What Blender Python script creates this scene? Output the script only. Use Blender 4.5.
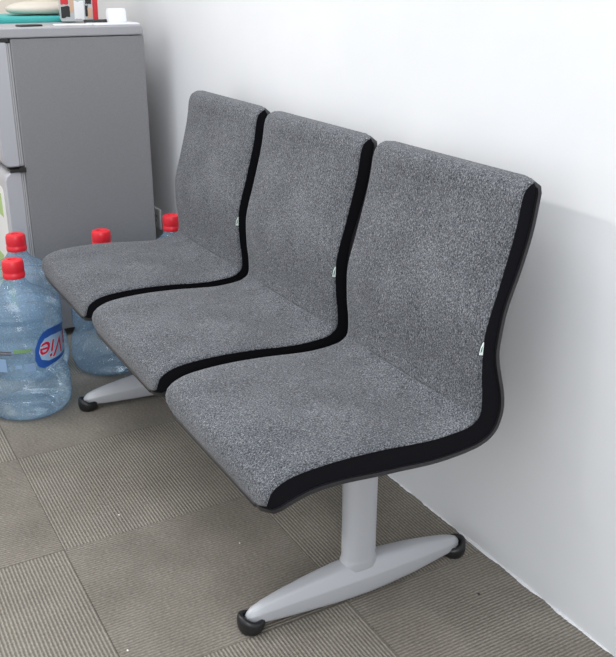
import bpy, bmesh, math, random
from mathutils import Vector, Matrix
random.seed(4)
for o in list(bpy.data.objects): bpy.data.objects.remove(o)
S = bpy.context.scene
C = S.collection

# ---------------------------------------------------------------- camera
F_PX, PITCH, YAW, ROLL = 882.23, 0.379, 1.053, 0.002
cam_d = bpy.data.cameras.new('camera'); cam = bpy.data.objects.new('camera', cam_d); C.objects.link(cam)
cam_d.sensor_fit = 'HORIZONTAL'; cam_d.sensor_width = 36; cam_d.lens = F_PX/616*36
d = Vector((-math.sin(YAW)*math.cos(PITCH), math.cos(YAW)*math.cos(PITCH), -math.sin(PITCH)))
r = d.cross(Vector((0, 0, 1))).normalized(); u = r.cross(d)
r2 = r*math.cos(ROLL)+u*math.sin(ROLL); u2 = -r*math.sin(ROLL)+u*math.cos(ROLL)
M = Matrix((r2, u2, -d)).transposed().to_4x4(); M.translation = Vector((1.378, -1.259, 1.296))
cam.matrix_world = M
S.camera = cam

# ---------------------------------------------------------------- light and exposure
S.view_settings.view_transform = 'Standard'; S.view_settings.look = 'None'
S.view_settings.gamma = 1; S.view_settings.use_curve_mapping = False
S.view_settings.exposure = 0.0
W = bpy.data.worlds.new('world'); S.world = W; W.use_nodes = True
W.node_tree.nodes['Background'].inputs[0].default_value = (0.92, 0.96, 1.0, 1)
# pale room all round, brighter towards the white ceiling
wn = W.node_tree.nodes; wl = W.node_tree.links
wtc = wn.new('ShaderNodeTexCoord'); wsx = wn.new('ShaderNodeSeparateXYZ'); wmr = wn.new('ShaderNodeMapRange')
wl.new(wtc.outputs['Generated'], wsx.inputs[0]); wl.new(wsx.outputs[2], wmr.inputs[0])
wmr.inputs[1].default_value = -0.1; wmr.inputs[2].default_value = 1.0; wmr.inputs[3].default_value = 0.98; wmr.inputs[4].default_value = 1.55
wl.new(wmr.outputs[0], wn['Background'].inputs[1])

def area(name, loc, target, sx, sy, power, col):
    l = bpy.data.lights.new(name, 'AREA'); l.shape = 'RECTANGLE'; l.size = sx; l.size_y = sy
    l.energy = power; l.color = col
    o = bpy.data.objects.new(name, l); C.objects.link(o); o.location = loc
    o.rotation_euler = (Vector(target)-Vector(loc)).to_track_quat('-Z', 'Y').to_euler()
    return o
area('ceiling_panel_light', (-3.4, -3.9, 3.5), (-1.6, 0, 0.6), 0.22, 0.22, 84, (1.0, 0.98, 0.96))
area('ceiling_panel_light', (-1.6, -4.2, 3.5), (-0.2, 0, 0.6), 0.4, 0.4, 11, (1.0, 0.98, 0.96))
area('ceiling_panel_light', (-0.9, -1.45, 3.4), (-0.9, -1.4, 0), 1.8, 1.2, 34, (0.98, 0.99, 1.0))
area('side_fill_light', (2.7, -1.9, 1.7), (0.0, 0.0, 0.7), 1.2, 1.2, 30, (0.98, 0.99, 1.0))  # added fill behind the camera, no window known; lifts the shaded wall

# ---------------------------------------------------------------- materials
def mat(name, col, rough=.6, metal=0, spec=.5, trans=0):
    m = bpy.data.materials.new(name); m.use_nodes = True
    b = m.node_tree.nodes['Principled BSDF']
    b.inputs['Base Color'].default_value = (*col, 1); b.inputs['Roughness'].default_value = rough
    b.inputs['Metallic'].default_value = metal; b.inputs['Specular IOR Level'].default_value = spec
    b.inputs['Transmission Weight'].default_value = trans
    return m
def nd(m, t, **kw):
    n = m.node_tree.nodes.new(t)
    for k, v in kw.items(): setattr(n, k, v)
    return n
def lk(m, a, b): m.node_tree.links.new(a, b)
def math_n(m, op, a, b=None, c=None):
    n = nd(m, 'ShaderNodeMath', operation=op)
    for i, v in enumerate((a, b, c)):
        if v is None: continue
        if isinstance(v, (int, float)): n.inputs[i].default_value = v
        else: lk(m, v, n.inputs[i])
    return n.outputs[0]
def noise(m, scale, detail=3, rough=.5, vec=None, sc=None):
    if vec is None:
        vec = nd(m, 'ShaderNodeTexCoord').outputs['Object']
    if sc:
        mp = nd(m, 'ShaderNodeMapping'); mp.inputs['Scale'].default_value = sc
        lk(m, vec, mp.inputs[0]); vec = mp.outputs[0]
    n = nd(m, 'ShaderNodeTexNoise'); n.inputs['Scale'].default_value = scale
    n.inputs['Detail'].default_value = detail; n.inputs['Roughness'].default_value = rough
    lk(m, vec, n.inputs['Vector']); return n.outputs['Fac']
def ramp(m, fac, stops):
    n = nd(m, 'ShaderNodeValToRGB'); lk(m, fac, n.inputs[0]); e = n.color_ramp.elements
    while len(e) < len(stops): e.new(0.5)
    for i, (p, c) in enumerate(stops): e[i].position = p; e[i].color = (*c, 1)
    return n.outputs[0]
def bump(m, h, strength=.3, dist=.002):
    b = nd(m, 'ShaderNodeBump'); b.inputs['Strength'].default_value = strength
    b.inputs['Distance'].default_value = dist; lk(m, h, b.inputs['Height'])
    lk(m, b.outputs[0], m.node_tree.nodes['Principled BSDF'].inputs['Normal'])
def basecol(m, c): lk(m, c, m.node_tree.nodes['Principled BSDF'].inputs['Base Color'])

# carpet tiles, quarter-turned ribs
m_carpet = mat('ribbed_carpet_tiles', (.2, .18, .16), .95, spec=.15)
tc = nd(m_carpet, 'ShaderNodeTexCoord').outputs['Object']
sx = nd(m_carpet, 'ShaderNodeSeparateXYZ'); lk(m_carpet, tc, sx.inputs[0])
def mm(op, a, b=None, c=None): return math_n(m_carpet, op, a, b, c)
X = mm('ADD', sx.outputs[0], .974+10); Y = mm('ADD', sx.outputs[1], .885+10)
ix = mm('FLOOR', mm('DIVIDE', X, .5)); iy = mm('FLOOR', mm('DIVIDE', Y, .5))
par = mm('MODULO', mm('ADD', ix, iy), 2)                       # 0: ribs run along x
coord = mm('ADD', mm('MULTIPLY', par, X), mm('MULTIPLY', mm('SUBTRACT', 1, par), Y))
along = mm('ADD', mm('MULTIPLY', par, Y), mm('MULTIPLY', mm('SUBTRACT', 1, par), X))
rib = mm('MULTIPLY_ADD', mm('SINE', mm('MULTIPLY', coord, 2*math.pi/.0083)), .5, .5)
cv = nd(m_carpet, 'ShaderNodeCombineXYZ'); lk(m_carpet, mm('MULTIPLY', coord, 240), cv.inputs[0]); lk(m_carpet, mm('MULTIPLY', along, 130), cv.inputs[1])
tuft = noise(m_carpet, 1.0, 2, .6, cv.outputs[0])
big = noise(m_carpet, 5, 4, .6)
h = mm('ADD', rib, mm('MULTIPLY', tuft, .8))
fx = mm('ABSOLUTE', mm('SUBTRACT', mm('FRACT', mm('DIVIDE', X, .5)), .5)); fy = mm('ABSOLUTE', mm('SUBTRACT', mm('FRACT', mm('DIVIDE', Y, .5)), .5))
seam = mm('GREATER_THAN', mm('MAXIMUM', fx, fy), .4975)
v = mm('ADD', mm('MULTIPLY', mm('MULTIPLY', rib, mm('SUBTRACT', 1, mm('MULTIPLY', par, .45))), .30), mm('ADD', mm('MULTIPLY', tuft, .55), mm('MULTIPLY', big, .35)))
v = mm('SUBTRACT', v, mm('MULTIPLY', seam, .18))
v = mm('ADD', v, mm('MULTIPLY', par, .05))
basecol(m_carpet, ramp(m_carpet, v, [(.18, (.050, .044, .037)), (.60, (.205, .184, .157)), (.95, (.40, .37, .325))]))
bump(m_carpet, h, .55, .0022)

m_wall = mat('white_painted_plaster', (.80, .81, .82), .75, spec=.25)
n1 = noise(m_wall, 2.2, 4, .55); basecol(m_wall, ramp(m_wall, n1, [(.3, (.705, .715, .735)), (.7, (.74, .745, .76))]))
bump(m_wall, math_n(m_wall, 'ADD', noise(m_wall, 3.5, 3, .5), math_n(m_wall, 'MULTIPLY', noise(m_wall, 60, 3, .6), .04)), .35, .012)
m_cream = mat('cream_painted_wall', (.80, .70, .60), .8, spec=.2)
basecol(m_cream, ramp(m_cream, noise(m_cream, 2, 3), [(.3, (.78, .70, .61)), (.7, (.82, .74, .65))]))

m_fabric = mat('grey_melange_fabric', (.2, .21, .23), .95, spec=.1)
fa = noise(m_fabric, 480, 2, .65, sc=(1, .55, .55)); fb = noise(m_fabric, 850, 2, .6, sc=(.4, 1, 1)); fc = noise(m_fabric, 9, 3, .5)
fv = math_n(m_fabric, 'ADD', math_n(m_fabric, 'MULTIPLY', fa, .62), math_n(m_fabric, 'ADD', math_n(m_fabric, 'MULTIPLY', fb, .38), math_n(m_fabric, 'MULTIPLY', math_n(m_fabric, 'SUBTRACT', fc, .5), .10)))
basecol(m_fabric, ramp(m_fabric, fv, [(.36, (.004, .005, .007)), (.47, (.076, .080, .090)), (.53, (.112, .117, .129)), (.64, (.28, .288, .305))]))
m_fabric.node_tree.nodes['Principled BSDF'].inputs['Sheen Weight'].default_value = .12
m_fabric.node_tree.nodes['Principled BSDF'].inputs['Sheen Roughness'].default_value = .5
bump(m_fabric, fv, .5, .0012)

m_black = mat('black_knit_fabric', (.006, .006, .008), .95, spec=.1)
bump(m_black, noise(m_black, 500, 1), .3, .001)
m_shell = mat('black_moulded_plastic', (.017, .016, .019), .42, spec=.5)
bump(m_shell, noise(m_shell, 260, 2), .15, .0006)
m_rubber = mat('black_rubber', (.012, .012, .013), .38, spec=.5)
m_steel = mat('silver_grey_powder_coat', (.43, .44, .465), .38, metal=.15, spec=.5)
bump(m_steel, noise(m_steel, 400, 1), .06, .0005)
m_beam = mat('dark_steel', (.05, .05, .055), .5, metal=.3)
m_tag = mat('white_woven_label', (.72, .80, .76), .7)
m_tagg = mat('green_print', (.04, .20, .14), .7)
m_thread = mat('dark_thread', (.10, .105, .115), .9, spec=.1)

m_fridge = mat('grey_fridge_paint', (.285, .285, .305), .42, spec=.4)
basecol(m_fridge, ramp(m_fridge, noise(m_fridge, 350, 2, .6), [(.35, (.205, .204, .212)), (.65, (.232, .231, .240))]))
bump(m_fridge, noise(m_fridge, 300, 2), .2, .0008)
m_ftop = mat('light_grey_plastic', (.34, .34, .36), .4)
m_door = mat('silver_door_film', (.45, .45, .48), .35, metal=.1)
m_gasket = mat('light_gasket', (.45, .45, .46), .6)
m_gasketd = mat('grey_gasket', (.28, .28, .29), .6)
m_hinge = mat('black_hinge', (.02, .02, .02), .4)
m_white = mat('white_paper', (.82, .82, .82), .6)
m_green = mat('leaf_green_print', (.42, .60, .22), .5)
m_blueink = mat('pale_blue_print', (.30, .42, .62), .5)
m_red = mat('red_plastic_cap', (.72, .02, .035), .35, spec=.5)
m_redp = mat('red_print', (.60, .03, .04), .5)
m_teal = mat('teal_plastic', (.05, .40, .38), .45)
m_creamp = mat('cream_plastic', (.64, .575, .50), .6)
m_dkpack = mat('black_print', (.02, .02, .02), .5)
m_greyp = mat('pale_grey_print', (.50, .53, .53), .5)
m_pinkp = mat('tan_print', (.62, .40, .28), .5)
m_frost = mat('frosted_plastic', (.82, .83, .86), .35)
m_labelb = mat('deep_blue_label', (.02, .10, .42), .35)
m_labell = mat('pale_blue_label', (.36, .55, .80), .35)
m_labelr = mat('crimson_label_ink', (.62, .01, .07), .4)
m_labelw = mat('white_label_ink', (.80, .84, .90), .4)
m_labelg = mat('green_label_ink', (.18, .33, .14), .5)
m_labeld = mat('brown_label_ink', (.10, .07, .06), .5)
m_patch = mat('faded_patch_ink', (.24, .36, .55), .5)

# clear blue drinking-water bottle: thin tinted wall
m_pet = bpy.data.materials.new('clear_blue_plastic'); m_pet.use_nodes = True
nt = m_pet.node_tree; nt.nodes.remove(nt.nodes['Principled BSDF']); out = nt.nodes['Material Output']
tr = nd(m_pet, 'ShaderNodeBsdfTransparent'); gl = nd(m_pet, 'ShaderNodeBsdfGlossy'); gl.inputs['Roughness'].default_value = .07
tl = nd(m_pet, 'ShaderNodeBsdfTranslucent'); df = nd(m_pet, 'ShaderNodeBsdfDiffuse')
tl.inputs[0].default_value = (.50, .74, .96, 1); df.inputs[0].default_value = (.50, .70, .92, 1)
lw = nd(m_pet, 'ShaderNodeLayerWeight'); lw.inputs[0].default_value = .42
tint = ramp(m_pet, lw.outputs['Facing'], [(.0, (.88, .94, .98)), (.6, (.77, .88, .96)), (1., (.38, .56, .79))])
lk(m_pet, tint, tr.inputs[0])
a1 = nd(m_pet, 'ShaderNodeAddShader')
mxd = nd(m_pet, 'ShaderNodeMixShader'); mxd.inputs[0].default_value = .5; lk(m_pet, tl.outputs[0], mxd.inputs[1]); lk(m_pet, df.outputs[0], mxd.inputs[2])
mx = nd(m_pet, 'ShaderNodeMixShader')
drops = noise(m_pet, 150, 2, .5)
dr = math_n(m_pet, 'MULTIPLY', math_n(m_pet, 'GREATER_THAN', drops, .66), .25)
lk(m_pet, math_n(m_pet, 'ADD', .22, dr), mx.inputs[0]); lk(m_pet, tr.outputs[0], mx.inputs[1]); lk(m_pet, mxd.outputs[0], mx.inputs[2])
mg = nd(m_pet, 'ShaderNodeMixShader'); fr = nd(m_pet, 'ShaderNodeFresnel'); fr.inputs[0].default_value = 1.45
lk(m_pet, math_n(m_pet, 'MINIMUM', math_n(m_pet, 'MULTIPLY', fr.outputs[0], .9), .55), mg.inputs[0]); lk(m_pet, mx.outputs[0], mg.inputs[1]); lk(m_pet, gl.outputs[0], mg.inputs[2])
bp = nd(m_pet, 'ShaderNodeBump'); bp.inputs['Strength'].default_value = .5; bp.inputs['Distance'].default_value = .002
lk(m_pet, math_n(m_pet, 'ADD', noise(m_pet, 18, 2), math_n(m_pet, 'MULTIPLY', drops, .4)), bp.inputs['Height'])
for s_ in (gl, df): lk(m_pet, bp.outputs[0], s_.inputs['Normal'])
lk(m_pet, mg.outputs[0], out.inputs[0])

# ---------------------------------------------------------------- helpers
def obj(name, bm, m, parent=None, smooth=False, bevel=0, ang=40, rec=True):
    me = bpy.data.meshes.new(name)
    if rec: bmesh.ops.recalc_face_normals(bm, faces=bm.faces)
    bm.to_mesh(me); bm.free()
    for k in (m if isinstance(m, list) else [m]): me.materials.append(k)
    o = bpy.data.objects.new(name, me); C.objects.link(o)
    if smooth:
        for p in me.polygons: p.use_smooth = True
        if smooth == 'auto':
            me.set_sharp_from_angle(angle=math.radians(ang))
    if bevel:
        b = o.modifiers.new('bevel', 'BEVEL'); b.width = bevel; b.segments = 3; b.limit_method = 'ANGLE'
        if not smooth:
            for p in me.polygons: p.use_smooth = True
            me.set_sharp_from_angle(angle=math.radians(40)); b.harden_normals = False
    if parent is not None: o.parent = parent
    return o
def empty(name, loc, rz=0):
    o = bpy.data.objects.new(name, None); C.objects.link(o); o.location = loc; o.rotation_euler = (0, 0, rz); o.empty_display_size = .05
    return o
def tag(o, label, cat, group=None):
    o['label'] = label; o['category'] = cat
    if group: o['group'] = group
    return o
def struct(o): o['kind'] = 'structure'; return o
def box(bm, x0, x1, y0, y1, z0, z1, mi=0):
    v = [bm.verts.new((x, y, z)) for z in (z0, z1) for y in (y0, y1) for x in (x0, x1)]
    for f in ((0, 2, 3, 1), (4, 5, 7, 6), (0, 1, 5, 4), (2, 6, 7, 3), (0, 4, 6, 2), (1, 3, 7, 5)):
        bm.faces.new([v[i] for i in f]).material_index = mi
    return v
def loft(bm, rings, closed=True, caps=True):
    vs = [[bm.verts.new(p) for p in ring] for ring in rings]
    n = len(vs[0])
    for a, b in zip(vs, vs[1:]):
        for i in range(n if closed else n-1):
            j = (i+1) % n
            bm.faces.new((a[i], a[j], b[j], b[i]))
    if caps and closed:
        bm.faces.new(vs[0][::-1]); bm.faces.new(vs[-1])
    return vs
def lathe(prof, seg=40, c=(0, 0), caps=True):
    bm = bmesh.new()
    loft(bm, [[(c[0]+rr*math.cos(2*math.pi*i/seg), c[1]+rr*math.sin(2*math.pi*i/seg), z) for i in range(seg)] for rr, z in prof], caps=caps)
    return bm
def prism(pts, x0, x1, axis='x', bm=None):
    bm = bm or bmesh.new()
    def P(a, b, t): return (t, a, b) if axis == 'x' else ((a, t, b) if axis == 'y' else (a, b, t))
    loft(bm, [[P(a, b, x0) for a, b in pts], [P(a, b, x1) for a, b in pts]])
    return bm
def catmull(P, n):
    # resample a polyline evenly by arc length through a smooth spline
    P = [Vector(p) for p in P]; Q = []
    for i in range(len(P)-1):
        p0 = P[max(i-1, 0)]; p1 = P[i]; p2 = P[i+1]; p3 = P[min(i+2, len(P)-1)]
        for k in range(12):
            t = k/12
            Q.append(.5*((2*p1)+(p2-p0)*t+(2*p0-5*p1+4*p2-p3)*t*t+(3*p1-p0-3*p2+p3)*t**3))
    Q.append(P[-1])
    L = [0]
    for a, b in zip(Q, Q[1:]): L.append(L[-1]+(b-a).length)
    R = []; j = 0
    for i in range(n):
        s = L[-1]*i/(n-1)
        while j < len(L)-2 and L[j+1] < s: j += 1
        t = (s-L[j])/max(L[j+1]-L[j], 1e-9); R.append(Q[j].lerp(Q[j+1], min(max(t, 0), 1)))
    return R, L[-1]

# ---------------------------------------------------------------- room
bm = bmesh.new(); box(bm, -2.9, 3.0, -3.6, 0.0, -.06, 0); struct(obj('floor', bm, m_carpet))
bm = bmesh.new(); box(bm, -2.9, 3.0, 0.0, .12, -.06, 2.9); struct(obj('wall_right', bm, m_wall))
bm = bmesh.new(); box(bm, -3.02, -2.9, -3.6, .12, -.06, 2.9); struct(obj('wall_back', bm, m_cream))
# ragged line of paint and filler where the wall meets the carpet
bm = bmesh.new(); prev = None; x = -2.89; wob = .003
rng = random.Random(11)
while x < 3.0:
    wob = max(.0008, min(.007, wob+rng.uniform(-.0018, .0018)))
    hh = wob*.7
    cur = [bm.verts.new(p) for p in ((x, -.0002, .0002), (x, -wob, .0004), (x, -wob*.6, hh*.8), (x, -.0002, hh))]
    if prev:
        for i in range(4): bm.faces.new((prev[i], prev[(i+1) % 4], cur[(i+1) % 4], cur[i]))
    prev = cur; x += .006
struct(obj('trim_1', bm, m_wall))

# ---------------------------------------------------------------- bench
OUT = [(-.669, .412), (-.655, .4165), (-.625, .428), (-.58, .438), (-.521, .4385), (-.442, .431), (-.39, .427), (-.311, .4205), (-.233, .423), (-.185, .433), (-.155, .456), (-.142, .497), (-.145, .537), (-.155, .574), (-.165, .615), (-.165, .648), (-.155, .711), (-.129, .786), (-.110, .852), (-.101, .908), (-.098, .940), (-.104, .953)]
INN = [(-.669, .424), (-.671, .442), (-.666, .463), (-.644, .479), (-.604, .488), (-.526, .491), (-.437, .487), (-.366, .480), (-.31, .476), (-.252, .478), (-.222, .484), (-.203, .503), (-.203, .547), (-.208, .59), (-.209, .657), (-.202, .696), (-.184, .756), (-.160, .844), (-.151, .888), (-.145, .925), (-.134, .944), (-.110, .954)]
NS = 96
# matched stations: piecewise over control points so that inner and outer stay opposite each other
def stations(P, n):
    R, L = catmull(P, 600); return R, L
ctl_o = [0, 6, 9, 12, 16, 21]; ctl_i = [0, 6, 9, 13, 17, 21]
def seg_resample(P, ctl, n_per):
    full = [Vector(p) for p in P]; pts = []
    dense = []; idx = []
    for i in range(len(full)-1):
        p0 = full[max(i-1, 0)]; p1 = full[i]; p2 = full[i+1]; p3 = full[min(i+2, len(full)-1)]
        idx.append(len(dense))
        for k in range(10):
            t = k/10
            dense.append(.5*((2*p1)+(p2-p0)*t+(2*p0-5*p1+4*p2-p3)*t*t+(3*p1-p0-3*p2+p3)*t**3))
    idx.append(len(dense)); dense.append(full[-1])
    for a, b in zip(ctl, ctl[1:]):
        Q = dense[idx[a]:idx[b]+1]; L = [0]
        for p, q in zip(Q, Q[1:]): L.append(L[-1]+(q-p).length)
        j = 0
        for i in range(n_per):
            s = L[-1]*i/n_per
            while j < len(L)-2 and L[j+1] < s: j += 1
            pts.append(Q[j].lerp(Q[j+1], (s-L[j])/max(L[j+1]-L[j], 1e-9)))
    pts.append(dense[-1]); return pts
NP_ = 20
So = seg_resample(OUT, ctl_o, NP_); Si = seg_resample(INN, ctl_i, NP_)
NN = len(So)
def normals(P, side):
    R = []
    for i in range(len(P)):
        t = (P[min(i+1, len(P)-1)]-P[max(i-1, 0)]).normalized(); R.append(Vector((-t.y, t.x))*side)
    return R
No = normals(So, 1)         # towards the sitter (up / forward)
Ni = normals(Si, 1)
arc = [0]
for a, b in zip(So, So[1:]): arc.append(arc[-1]+(b-a).length)
ARC = arc[-1]
HW = .2425; RC = .024
def halfw(i, rc=RC, w=HW):
    e = min(arc[i], ARC-arc[i])
    if arc[i] < ARC/2: rc = rc*1.35
    if e >= rc: return w
    t = 1-e/rc
    return w-rc+rc*math.sqrt(max(0, 1-t*t))*1.0
def lerp(a, b, t): return a+(b-a)*t
TH = .0115
def seat_bms():
    NU = 28
    us = [-1+2*k/NU for k in range(NU+1)]
    us = [math.copysign(1-(1-abs(a))**1.5, a) if a else 0 for a in us]
    # black knitted cushion core
    core = bmesh.new(); rings = []
    for i in range(1, NN-1):
        w = halfw(i)-.0015; o = So[i]+No[i]*TH; p = Si[i]
        if (p-o).dot(No[i]) < .001: p = o+No[i]*.001
        row = [(-w, p), (-w, o), (w, o), (w, p)]
        rings.append([(x_, q.x, q.y) for x_, q in row])
    loft(core, rings)
    # upholstery: slab following the inner profile with a slight crown and soft side edges
    up = bmesh.new(); rings = []
    for i in range(NN):
        w = halfw(i)+.0005; e = min(arc[i], ARC-arc[i]); k = min(1, e/.05)
        top = []; bot = []
        for a in us:
            cr = .010*(1-a*a)**.8*k
            edge = max(0, abs(a)*w-(w-.008))/.008
            cr -= .0035*edge**2
            # sewn fold where seat meets back
            q = Si[i]
            dfold = (q-Vector((-.206, .494))).length
            cr -= .004*math.exp(-(dfold/.006)**2)*(1-abs(a)**4)
            cr += .012*math.exp(-(dfold/.045)**2)*(1-a*a)**.5*k
            n = Ni[i]; s = q+n*(.0035+cr)
            top.append((a*w, s.x, s.y)); b = q+n*(-.0005); bot.append((a*w, b.x, b.y))
        rings.append(top+bot[::-1])
    loft(up, rings)
    # moulded shell under and behind
    sh = bmesh.new(); rings = []
    for i in range(NN):
        w = halfw(i)+.0035
        top = []; bot = []
        for a in us:
            bow = 0
            e = 1-max(0, abs(a)*w-(w-.007))/.007
            o = So[i]; n = No[i]
            s = o+n*TH; b = o+n*(.0035*(1-math.sqrt(max(0, 1-(1-e)**2))))
            top.append((a*w, s.x, s.y)); bot.append((a*w, b.x, b.y))
        rings.append(top+bot[::-1])
    loft(sh, rings)
    # rounded lips that close the shell around the front and the top end
    for end in (0, NN-1):
        i = end; w = halfw(end)+.006
        o = So[i]+No[i]*TH*.5
        t = (So[1]-So[0]).normalized() if end == 0 else (So[-2]-So[-1]).normalized()
        c = o+t*(.002 if end == 0 else .003); rl = .0062 if end == 0 else .0050
        loft(sh, [[(sgn*w, c.x+(t.x*.016*max(0, abs(sgn)-.9)*10)+rl*(1-.5*max(0, abs(sgn)-.9)*10)*math.cos(g), c.y+(t.y*.016*max(0, abs(sgn)-.9)*10)+rl*(1-.5*max(0, abs(sgn)-.9)*10)*math.sin(g)) for g in [2*math.pi*k/10 for k in range(10)]] for sgn in [-1, -.98, -.95, -.9, -.5, 0, .5, .9, .95, .98, 1]])
    # stitched fold line
    th = bmesh.new(); iF = min(range(NN), key=lambda i: (Si[i]-Vector((-.206, .494))).length)
    return core, up, sh
def label_bm():
    # little folded label sewn into the side seam of the backrest
    i = min(range(NN), key=lambda i: (Si[i]-Vector((-.210, .640))).length)
    q = Si[i]
    bm = bmesh.new()
    pts = [(0, 0), (-.008, .002), (-.008, .004), (-.0055, .016), (-.001, .026), (.0008, .026)]
    loft(bm, [[(HW+.0010+dx, q.x+a-.001, q.y+b-.012) for a, b in pts] for dx in (0, .0012)])
    g = bmesh.new()
    pts = [(-.0065, .006), (-.0045, .015), (-.0020, .019), (-.0030, .008)]
    loft(g, [[(HW+.0022+dx, q.x+a-.001, q.y+b-.012) for a, b in pts] for dx in (0, .0004)])
    return bm, g

bench = tag(empty('waiting_bench', (-.6, -.34, 0)), 'three-seat waiting bench, grey fabric with black edges and silver-grey legs, by the white wall', 'bench')
OFF = Vector((.6, .34, 0))
core, up, sh = seat_bms()
SP = .538; X0 = .205-HW
seat = obj('seat_shell', sh, m_shell, bench, smooth='auto', ang=50)
cush = obj('cushion_core', core, m_black, seat, smooth='auto', ang=50)
uph = obj('upholstery', up, m_fabric, seat, smooth='auto', ang=60)
lb, lg = label_bm()
me_objs = [seat]
lt = obj('sewn_label', lb, [m_tag, m_tagg], seat)
bmx = bmesh.new(); bmx.from_mesh(lt.data); n0 = len(bmx.faces)
tmp = bpy.data.meshes.new('tmp'); lg.to_mesh(tmp); bmx.from_mesh(tmp); bmx.faces.ensure_lookup_table()
for f in bmx.faces[n0:]: f.material_index = 1
bmx.to_mesh(lt.data); bmx.free(); lg.free()
lt['label'] = 'small white label with green print sewn in the side seam'
seat.location = Vector((X0, 0, 0))+OFF
for k in (1, 2):
    s2 = seat.copy(); C.objects.link(s2); s2.parent = bench; s2.location = Vector((X0-SP*k, 0, 0))+OFF
    for ch in (cush, uph, lt):
        c2 = ch.copy(); C.objects.link(c2); c2.parent = s2
def shift(bm, v):
    bmesh.ops.translate(bm, verts=bm.verts, vec=v); return bm
bm = bmesh.new(); box(bm, -1.27, .04, -.375, -.305, .345, .385)
obj('support_beam', shift(bm, OFF), m_beam, bench, bevel=.004)
for k in range(3):
    xc = X0-SP*k
    for dx in (-.10, .10 if k else .02):
        bm = bmesh.new(); box(bm, xc+dx-.02, xc+dx+.02, -.47, -.20, .385, .4195)
        obj('seat_bracket', shift(bm, OFF), m_beam, bench, bevel=.003)

def foot_bar():
    # boat-shaped cast bar: chamfered top, tapering to both ends
    st = [(-.624, .030, .038, .006), (-.619, .025, .045, .010), (-.610, .021, .052, .014), (-.585, .018, .060, .018), (-.54, .015, .069, .023), (-.46, .013, .080, .031), (-.40, .011, .086, .035), (-.335, .010, .088, .037), (-.27, .011, .085, .035), (-.20, .014, .077, .031), (-.14, .018, .067, .025), (-.10, .020, .059, .020), (-.080, .022, .053, .016), (-.064, .025, .046, .011), (-.059, .030, .039, .006)]
    P, _ = catmull([(a, b) for a, b, c, e in st], 3)
    def interp(y):
        for p, q in zip(st, st[1:]):
            if p[0] <= y <= q[0]:
                t = (y-p[0])/(q[0]-p[0]); return [lerp(p[k], q[k], t) for k in (1, 2, 3)]
        return st[-1][1:]
    bm = bmesh.new(); rings = []
    for y, b, t, w in st:
        hh = t-b; rg = []
        for (fx_, fz) in ((-.90, 0), (.90, 0), (.97, .06), (1, .14), (.975, .50), (.94, .565), (.88, .61), (.66, .86), (.5, .95), (.3, .985), (0, 1), (-.3, .985), (-.5, .95), (-.66, .86), (-.88, .61), (-.94, .565), (-.975, .50), (-1, .14), (-.97, .06)):
            rg.append((w*fx_, y, b+hh*fz))
        rings.append(rg)
    loft(bm, rings); return bm
def leg(xc):
    post = bmesh.new(); n = 28
    rings = []
    for z, gsc in ((.070, 1.10), (.088, 1.09), (.092, 1.05), (.097, 1.0), (.25, 1.0), (.355, 1.0)):
        rings.append([(.026*gsc*math.copysign(abs(math.cos(a))**.75, math.cos(a)), -.343+.0395*gsc*math.copysign(abs(math.sin(a))**.75, math.sin(a)), z) for a in [2*math.pi*i/n for i in range(n)]])
    loft(post, rings)
    p = obj('leg_post', shift(post, OFF+Vector((xc, 0, 0))), m_steel, bench, smooth='auto', ang=50)
    f = obj('foot_bar', shift(foot_bar(), OFF+Vector((xc, 0, 0))), m_steel, bench, smooth='auto', ang=35)
    for yy, sg in ((-.612, -1), (-.070, 1)):
        cap = bmesh.new(); n = 32
        rr = .0305
        prof = [(.020, .0), (.0255, .0012), (.0285, .007), (rr, .016), (rr, .025), (.0285, .031), (.024, .034), (.019, .032), (.017, .027), (.016, .020)]
        rings = []
        for r0, z in prof:
            ring = []
            for i in range(n):
                a = 2*math.pi*i/n; cc = math.sin(a)*sg     # outward = +1
                zz = z
                if z > .02: zz = z-(.5-.5*cc)**1.5*.006*min(1, (z-.02)/.01)+.010*max(0, cc)**1.3*min(1, (z-.02)/.01)
                ring.append((r0*math.cos(a), yy+r0*math.sin(a), zz))
            rings.append(ring)
        loft(cap, rings)
        obj('foot_cap', shift(cap, OFF+Vector((xc, 0, 0))), m_rubber, f, smooth='auto', ang=60)
leg(0.0); leg(-1.19)

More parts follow.
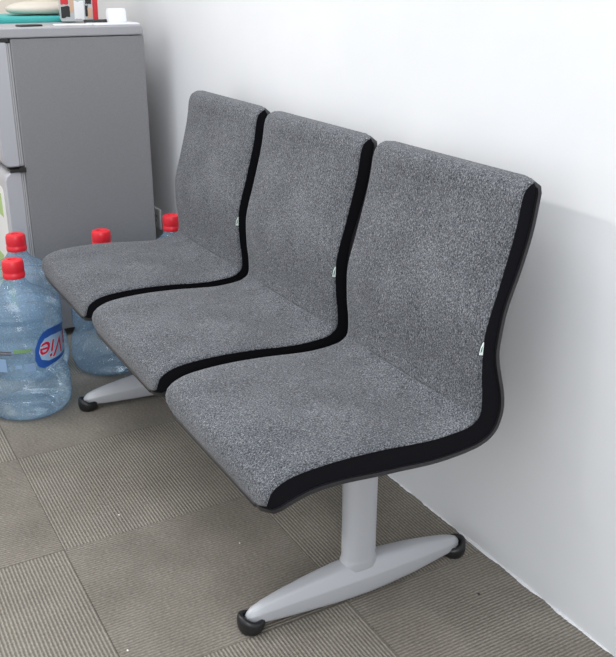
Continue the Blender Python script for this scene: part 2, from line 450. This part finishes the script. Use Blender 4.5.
# ---------------------------------------------------------------- fridge
FX = -1.84
fr_ = tag(empty('refrigerator', (FX-.29, -.36, 0)), 'small grey two-door refrigerator with silver doors in the corner behind the bench', 'refrigerator')
def fo(v=(0, 0, 0)): return Vector((-(FX-.29), .36, 0))
bm = bmesh.new(); box(bm, FX-.58, FX, -.587, -.114, .03, 1.10); obj('body', shift(bm, fo()), m_fridge, fr_, bevel=.004)
bm = bmesh.new(); prism([(-.66, 1.102), (-.66, 1.118), (-.652, 1.130), (-.64, 1.135), (-.124, 1.135), (-.116, 1.129), (-.116, 1.102)], FX-.582, FX+.004, 'x', bm)
obj('top_cover', shift(bm, fo()), m_ftop, fr_, bevel=.005)
for zz0, zz1, nm in ((.668, 1.090, 'freezer'), (.05, .650, 'main')):
    bm = bmesh.new()
    prism([(-.600, zz0), (-.600, zz1), (-.640, zz1), (-.655, zz1-.010), (-.662, zz1-.03), (-.662, zz0+.03), (-.655, zz0+.010), (-.640, zz0)], FX-.582, FX-.001, 'x', bm)
    dr_ = obj('door', shift(bm, fo()), m_door, fr_, bevel=.006)
    dr_['label'] = 'upper freezer door' if nm == 'freezer' else 'lower main door'
    bm = bmesh.new()
    for q in range(4):
        box(bm, FX-.575, FX-(.003, .007)[q % 2], -.6000+q*.0033, -.6000+(q+1)*.0033, zz0+.004, zz1-.004, q % 2)
    obj('gasket', shift(bm, fo()), [m_gasket, m_gasketd], dr_)
    # printed transparent film stickers still on the door
    bm = bmesh.new()
    st0, st1 = zz0+.05, zz1-.06
    n = 8; cx0, cx1 = FX-.42, FX-.045
    pts = []
    for (cx, cz, a0) in ((cx1-.03, st1-.03, 0), (cx0+.03, st1-.03, 90), (cx0+.03, st0+.03, 180), (cx1-.03, st0+.03, 270)):
        for i in range(n): a = math.radians(a0+90*i/(n-1)); pts.append((cx+.03*math.cos(a), cz+.03*math.sin(a)))
    prism(pts, -.6632, -.6622, 'y', bm)
    for (a, b, c, e, q) in ((cx1-.12, cx1-.012, st0+.02, st0+.12, 1), (cx1-.30, cx1-.15, st0+.05, st0+.2, 1), (cx1-.10, cx1-.03, st0+.14, st0+.22, 2), (cx1-.2, cx1-.05, st1-.12, st1-.03, 1)):
        if e < st1: box(bm, a, b, -.6636, -.6631, c, e, q)
    obj('sticker', shift(bm, fo()), [m_white, m_green, m_pinkp], dr_)
bm = bmesh.new(); box(bm, FX-.05, FX+.006, -.640, -.592, .653, .661); box(bm, FX-.004, FX+.008, -.606, -.585, .649, .666)
obj('hinge', shift(bm, fo()), m_hinge, fr_)
bm = bmesh.new(); box(bm, FX-.05, FX-.002, -.645, -.592, 1.091, 1.101); obj('hinge', shift(bm, fo()), m_hinge, fr_)
for (a, b) in ((-.54, -.56), (-.06, -.56), (-.54, -.15), (-.06, -.15)):
    obj('foot', shift(lathe([(.02, 0), (.02, .03)], 16, (FX+a, b)), fo()), m_hinge, fr_)

# ---------------------------------------------------------------- things on the fridge
TZ = 1.1352
def rounded_slab(w, dp, h, rc=.02, n=5, top_in=.6):
    bm = bmesh.new(); rings = []
    for z, ins in ((0, .002), (h*.15, 0), (h*.75, 0), (h, .004*top_in+.002)):
        pts = []
        for (sx_, sy_, a0) in ((1, 1, 0), (-1, 1, 90), (-1, -1, 180), (1, -1, 270)):
            for i in range(n):
                a = math.radians(a0+90*i/(n-1)); pts.append((sx_*(w/2-rc)+(rc-ins)*math.cos(a), sy_*(dp/2-rc)+(rc-ins)*math.sin(a), z))
        rings.append(pts)
    loft(bm, rings); return bm
bg = rounded_slab(.22, .34, .024, .03); bmesh.ops.subdivide_edges(bg, edges=bg.edges, cuts=1)
for v_ in bg.verts:
    if v_.co.z > .01: v_.co.z += .004*math.sin(v_.co.y*40)+.003*math.sin(v_.co.x*55)
b_ = obj('folded_bag', bg, m_teal, smooth='auto'); b_.location = (-2.28, -.43, TZ); b_.rotation_euler = (0, 0, .06)
tag(b_, 'teal plastic bag folded flat on top of the fridge', 'bag')
sp = bmesh.new(); bmesh.ops.create_icosphere(sp, subdivisions=3, radius=1)
for v_ in sp.verts:
    c = v_.co; c.x *= .085; c.y *= .13; c.z = max(c.z, -.6)*.030+.018
b_ = obj('plastic_bag', sp, m_creamp, smooth=True); b_.location = (-2.28, -.37, TZ+.028)
tag(b_, 'cream rounded soft pouch lying on the teal bag, behind the patterned carton', 'bag')
bm = rounded_slab(.05, .085, .006, .01); b_ = obj('comb_case', bm, m_dkpack, smooth='auto'); b_.location = (-1.92, -.50, TZ); b_.rotation_euler = (0, 0, .3)
tag(b_, 'small flat black case in front of the teal bag on the fridge', 'case')
b_ = obj('paper_sheet', rounded_slab(.10, .15, .002, .004), m_white); b_.location = (-1.95, -.33, TZ); b_.rotation_euler = (0, 0, -.2)
tag(b_, 'white paper sheet lying at the foot of the patterned carton', 'paper')
# leaning patterned carton
ct = tag(empty('carton', (-2.13, -.262, TZ+.0085), 0), 'tall carton printed red, black and pale grey standing on the fridge', 'carton')
ct.rotation_euler = (.14, 0, 1.42)
bm = bmesh.new(); box(bm, -.068, .068, -.03, .03, 0, .22)
obj('carton_body', bm, m_greyp, ct, bevel=.002)
def print_patch(x0_, x1_, z0_, z1_, m, face='f', dep=.0006):
    bm = bmesh.new(); n = 5; pts = []
    for i in range(n+1): pts.append((x0_+(x1_-x0_)*i/n, z0_+random.uniform(0, .006)))
    for i in range(n, -1, -1): pts.append((x0_+(x1_-x0_)*i/n, z1_-random.uniform(0, .006)))
    prism(pts, -.0305-dep, -.0302, 'y', bm); return bm
pb = bmesh.new()
def add_print(args, mi):
    b2 = print_patch(*args, None); t_ = bpy.data.meshes.new('t'); b2.to_mesh(t_); b2.free()
    n0 = len(pb.faces); pb.from_mesh(t_); pb.faces.ensure_lookup_table()
    for f in pb.faces[n0:]: f.material_index = mi
add_print((-.068, -.040, .06, .22), 0); add_print((-.068, -.036, .012, .058), 1); add_print((-.036, -.022, .03, .09), 2)
add_print((.048, .067, .0, .12), 0); add_print((.022, .044, .06, .10), 1); add_print((.02, .030, .015, .06), 1); add_print((.045, .066, .125, .21), 3)
add_print((-.02, .016, .005, .075), 4); add_print((.028, .046, .01, .05), 3); add_print((-.03, .03, .10, .16), 1)
obj('printed_front', pb, [m_redp, m_dkpack, m_pinkp, m_pinkp, m_white], ct)
# cable coil at its base
def tube(pts, rad, seg=8, closed=False):
    P, _ = catmull(pts, max(12, len(pts)*8)) if len(pts) > 2 else ([Vector(p) for p in pts], 0)
    bm = bmesh.new(); rings = []
    for i, p in enumerate(P):
        t = (P[min(i+1, len(P)-1)]-P[max(i-1, 0)]).normalized(); a = t.cross(Vector((0, 0, 1)))
        if a.length < 1e-3: a = Vector((1, 0, 0))
        a.normalize(); b = t.cross(a)
        rings.append([p+a*rad*math.cos(2*math.pi*k/seg)+b*rad*math.sin(2*math.pi*k/seg) for k in range(seg)])
    loft(bm, rings); return bm
cp = [(-1.98+.028*math.cos(a)*(1+.2*math.sin(3*a)), -.235+.05*math.sin(a), .0045+.002*a/3) for a in [i*.6 for i in range(24)]]
b_ = obj('cable', tube(cp, .004), m_dkpack, smooth=True); b_.location = (0, 0, TZ)
tag(b_, 'thin black cable coiled at the foot of the patterned carton', 'cable')
b_ = obj('tray', rounded_slab(.13, .17, .006, .01), m_frost, smooth='auto'); b_.location = (-1.925, -.20, TZ); b_.rotation_euler = (0, 0, 0.0)
tag(b_, 'white shallow tray at the wall end of the fridge top', 'tray')
b_ = obj('plastic_tub', rounded_slab(.05, .065, .048, .008), m_frost, smooth='auto'); b_.location = (-1.935, -.18, TZ+.0062)
tag(b_, 'small frosted white plastic tub standing on the white tray', 'tub')

# wall socket behind the fridge
ws = tag(empty('wall_socket', (-2.12, -.001, .345)), 'white wall socket low in the gap beside the fridge', 'socket')
bm = bmesh.new(); box(bm, -.043, .043, -.010, 0, -.043, .043); obj('socket_plate', bm, m_white, ws, bevel=.003)
bm = bmesh.new()
for a, b in ((-.012, .008), (.012, .008), (0, -.012)): box(bm, a-.003, a+.003, -.0106, -.0098, b-.006, b+.006)
obj('socket_slots', bm, m_dkpack, ws)

# ---------------------------------------------------------------- water bottles
PROF = [(.002, .012), (.05, .012), (.085, .006), (.107, .0), (.122, .006), (.132, .022), (.1365, .045), (.1375, .064), (.1350, .073), (.1322, .078), (.1350, .083), (.1365, .092), (.1350, .106), (.129, .124), (.1200, .137), (.1155, .146), (.1180, .156), (.1238, .166), (.1245, .176), (.1238, .183), (.1218, .188), (.1240, .193), (.1240, .262), (.1218, .270), (.1240, .278), (.1245, .298), (.1240, .308), (.1165, .316), (.1165, .321), (.1255, .328), (.1290, .335), (.1280, .341), (.1235, .345), (.1240, .349), (.1225, .356), (.114, .366), (.100, .378), (.083, .389), (.063, .399), (.0475, .409), (.038, .420), (.0315, .431), (.0285, .440), (.0285, .470), (.0278, .472)]
def bottle_mesh():
    bm = lathe(PROF, 64, caps=False)
    return bm
def cap_bms():
    c = lathe([(.0285, .440), (.0325, .438), (.0335, .441), (.0335, .452), (.0318, .455), (.0318, .459), (.0330, .462), (.0325, .485), (.0300, .492), (.0250, .4945), (.013, .4945), (.012, .491), (.002, .4905)], 36)
    return c
def make_bottle(loc, rz, label):
    t = tag(empty('water_bottle', loc, rz), label, 'bottle', 'large blue water bottles by the fridge')
    obj('bottle_body', bottle_mesh(), m_pet, t, smooth=True)
    cp_ = obj('cap', cap_bms(), m_red, t, smooth='auto', ang=40)
    return t
b1 = make_bottle((-1.31, -.768, 0), 0, 'blue water bottle with a blue and red printed label, left of the bench')
def copy_bottle(loc, rz, label):
    c = b1.copy(); C.objects.link(c); c.location = loc; c.rotation_euler = (0, 0, rz); c['label'] = label
    for ch in b1.children:
        d2 = ch.copy(); C.objects.link(d2); d2.parent = c
        for g in ch.children:
            e2 = g.copy(); C.objects.link(e2); e2.parent = d2
    return c
copy_bottle((-1.60, -.695, 0), 1.9, 'blue water bottle directly behind the labelled one, its red cap against the fridge door')
copy_bottle((-1.505, -.43, 0), .7, 'blue water bottle partly behind the far seat, red cap above its edge')
copy_bottle((-1.585, -.143, 0), 2.6, 'blue water bottle nearest the wall, only its red cap showing beside the far backrest')

# printed label of the first bottle
def wrapped(bm, name, m, rad, phi0, zc, flip=True, parent=b1):
    # bm lies in the x/y plane; x runs round the bottle, y up; the print stands upside down
    sgn = -1 if flip else 1
    x_min = min(v.co.x for v in bm.verts); x_max = max(v.co.x for v in bm.verts)
    k = x_min+.004
    while k < x_max:
        bmesh.ops.bisect_plane(bm, geom=bm.verts[:]+bm.edges[:]+bm.faces[:], plane_co=(k, 0, 0), plane_no=(1, 0, 0)); k += .004
    for v_ in bm.verts:
        a = phi0+sgn*v_.co.x/.125; z = zc+sgn*v_.co.y; rr = rad+v_.co.z
        v_.co = Vector((rr*math.cos(a), rr*math.sin(a), z))
    return obj(name, bm, m, parent)
def flat(pts, th=.0003):
    bm = bmesh.new(); loft(bm, [[(a, b, z) for a, b in pts] for z in (0, th)])
    return bm
def leaf(x0_, x1_, h0, h1, n=24):
    # pointed sail: blunt end at x1, tip at x0
    top = []; bot = []
    for i in range(n+1):
        t = i/n; x_ = lerp(x0_, x1_, t)
        top.append((x_, h1*math.sin(math.pi*min(1, t*.5+.18))**.7)); bot.append((x_, -h0*math.sin(math.pi*min(1, t*.62+.25))**.8))
    return top+bot[::-1]
PH = math.radians(42)
lab = wrapped(flat([(-.090, .045), (-.06, .052), (-.02, .055), (.03, .060), (.058, .064), (.076, .055), (.084, .030), (.080, -.005), (.066, -.035), (.050, -.052), (.030, -.058), (-.01, -.056), (-.05, -.050), (-.080, -.040), (-.098, -.010), (-.098, .025)][::-1]), 'printed_label', m_labelb, 00.1253, PH, .235)
wrapped(flat([(-.084, .030), (-.05, .040), (0, .044), (.04, .044), (.064, .034), (.070, .010), (.062, -.015), (.046, -.030), (.02, -.034), (-.02, -.030), (-.06, -.020), (-.086, -.002)][::-1]), 'label_field', m_labell, 00.1258, PH, .235, parent=lab)
cu = bpy.data.curves.new('word', 'FONT'); cu.body = 'LaVie'; cu.size = .080; cu.align_x = 'CENTER'; cu.align_y = 'CENTER'; cu.shear = .35; cu.offset = .0010
to = bpy.data.objects.new('word', cu); C.objects.link(to)
def text_bm(off, z):
    cu.offset = off
    dg = bpy.context.evaluated_depsgraph_get(); dg.update()
    me = bpy.data.meshes.new_from_object(to.evaluated_get(dg)); bm = bmesh.new(); bm.from_mesh(me)
    for v_ in bm.verts: v_.co.z += z; v_.co.y += .006; v_.co.x -= .028
    return bm
wrapped(text_bm(.0022, .0), 'label_outline', m_labelw, 00.1264, PH, .235, parent=lab)
wrapped(text_bm(.0008, .0), 'label_lettering', m_labelr, 00.1267, PH, .235, parent=lab)
bpy.data.objects.remove(to)
def rect(x0_, x1_, y0_, y1_): return flat([(x0_, y0_), (x1_, y0_), (x1_, y1_), (x0_, y1_)])
def patch(name, deg0, deg1, z0, z1, m):
    c = math.radians((deg0+deg1)/2); hwid = math.radians(abs(deg1-deg0)/2)*.125
    return wrapped(rect(-hwid, hwid, -(z1-z0)/2, (z1-z0)/2), name, m, 00.1255, c, (z0+z1)/2, flip=False)
patch('printed_strip', -24, -1, .246-.012, .246, m_labelg)
patch('printed_strip', -62, -27, .236, .240, m_labeld)
patch('printed_strip', -62, -27, .228, .232, m_labeld)
patch('printed_patch', -12, 3, .170, .196, m_patch)
patch('printed_patch', -24, -15, .182, .194, m_patch)
patch('printed_patch', -60, -36, .172, .215, m_patch)

# ---------------------------------------------------------------- specks on the carpet
def crumb(name, loc, size, m, label, cat, seed):
    rg = random.Random(seed); bm = bmesh.new(); bmesh.ops.create_icosphere(bm, subdivisions=1, radius=size)
    for v_ in bm.verts: v_.co = Vector((v_.co.x*rg.uniform(.6, 1.5), v_.co.y*rg.uniform(.6, 1.2), max(v_.co.z*.5, -size*.3)+size*.3))
    o = obj(name, bm, m); o.location = loc; tag(o, label, cat)
crumb('crumb', (.152, -.115, 0), .004, m_dkpack, 'tiny black crumb on the carpet near the rear foot of the bench', 'crumb', 1)
crumb('lint', (-.553, -.721, 0), .0026, m_white, 'tiny white lint speck on the ribbed carpet tile left of the nearest seat', 'lint', 2)
crumb('lint', (-.066, -.865, 0), .0026, m_white, 'tiny white lint speck at the bottom edge of the carpet in view', 'lint', 3)
crumb('lint', (-.289, -.502, 0), .0022, m_white, 'tiny white lint speck on the carpet just below the nearest seat corner', 'lint', 4)
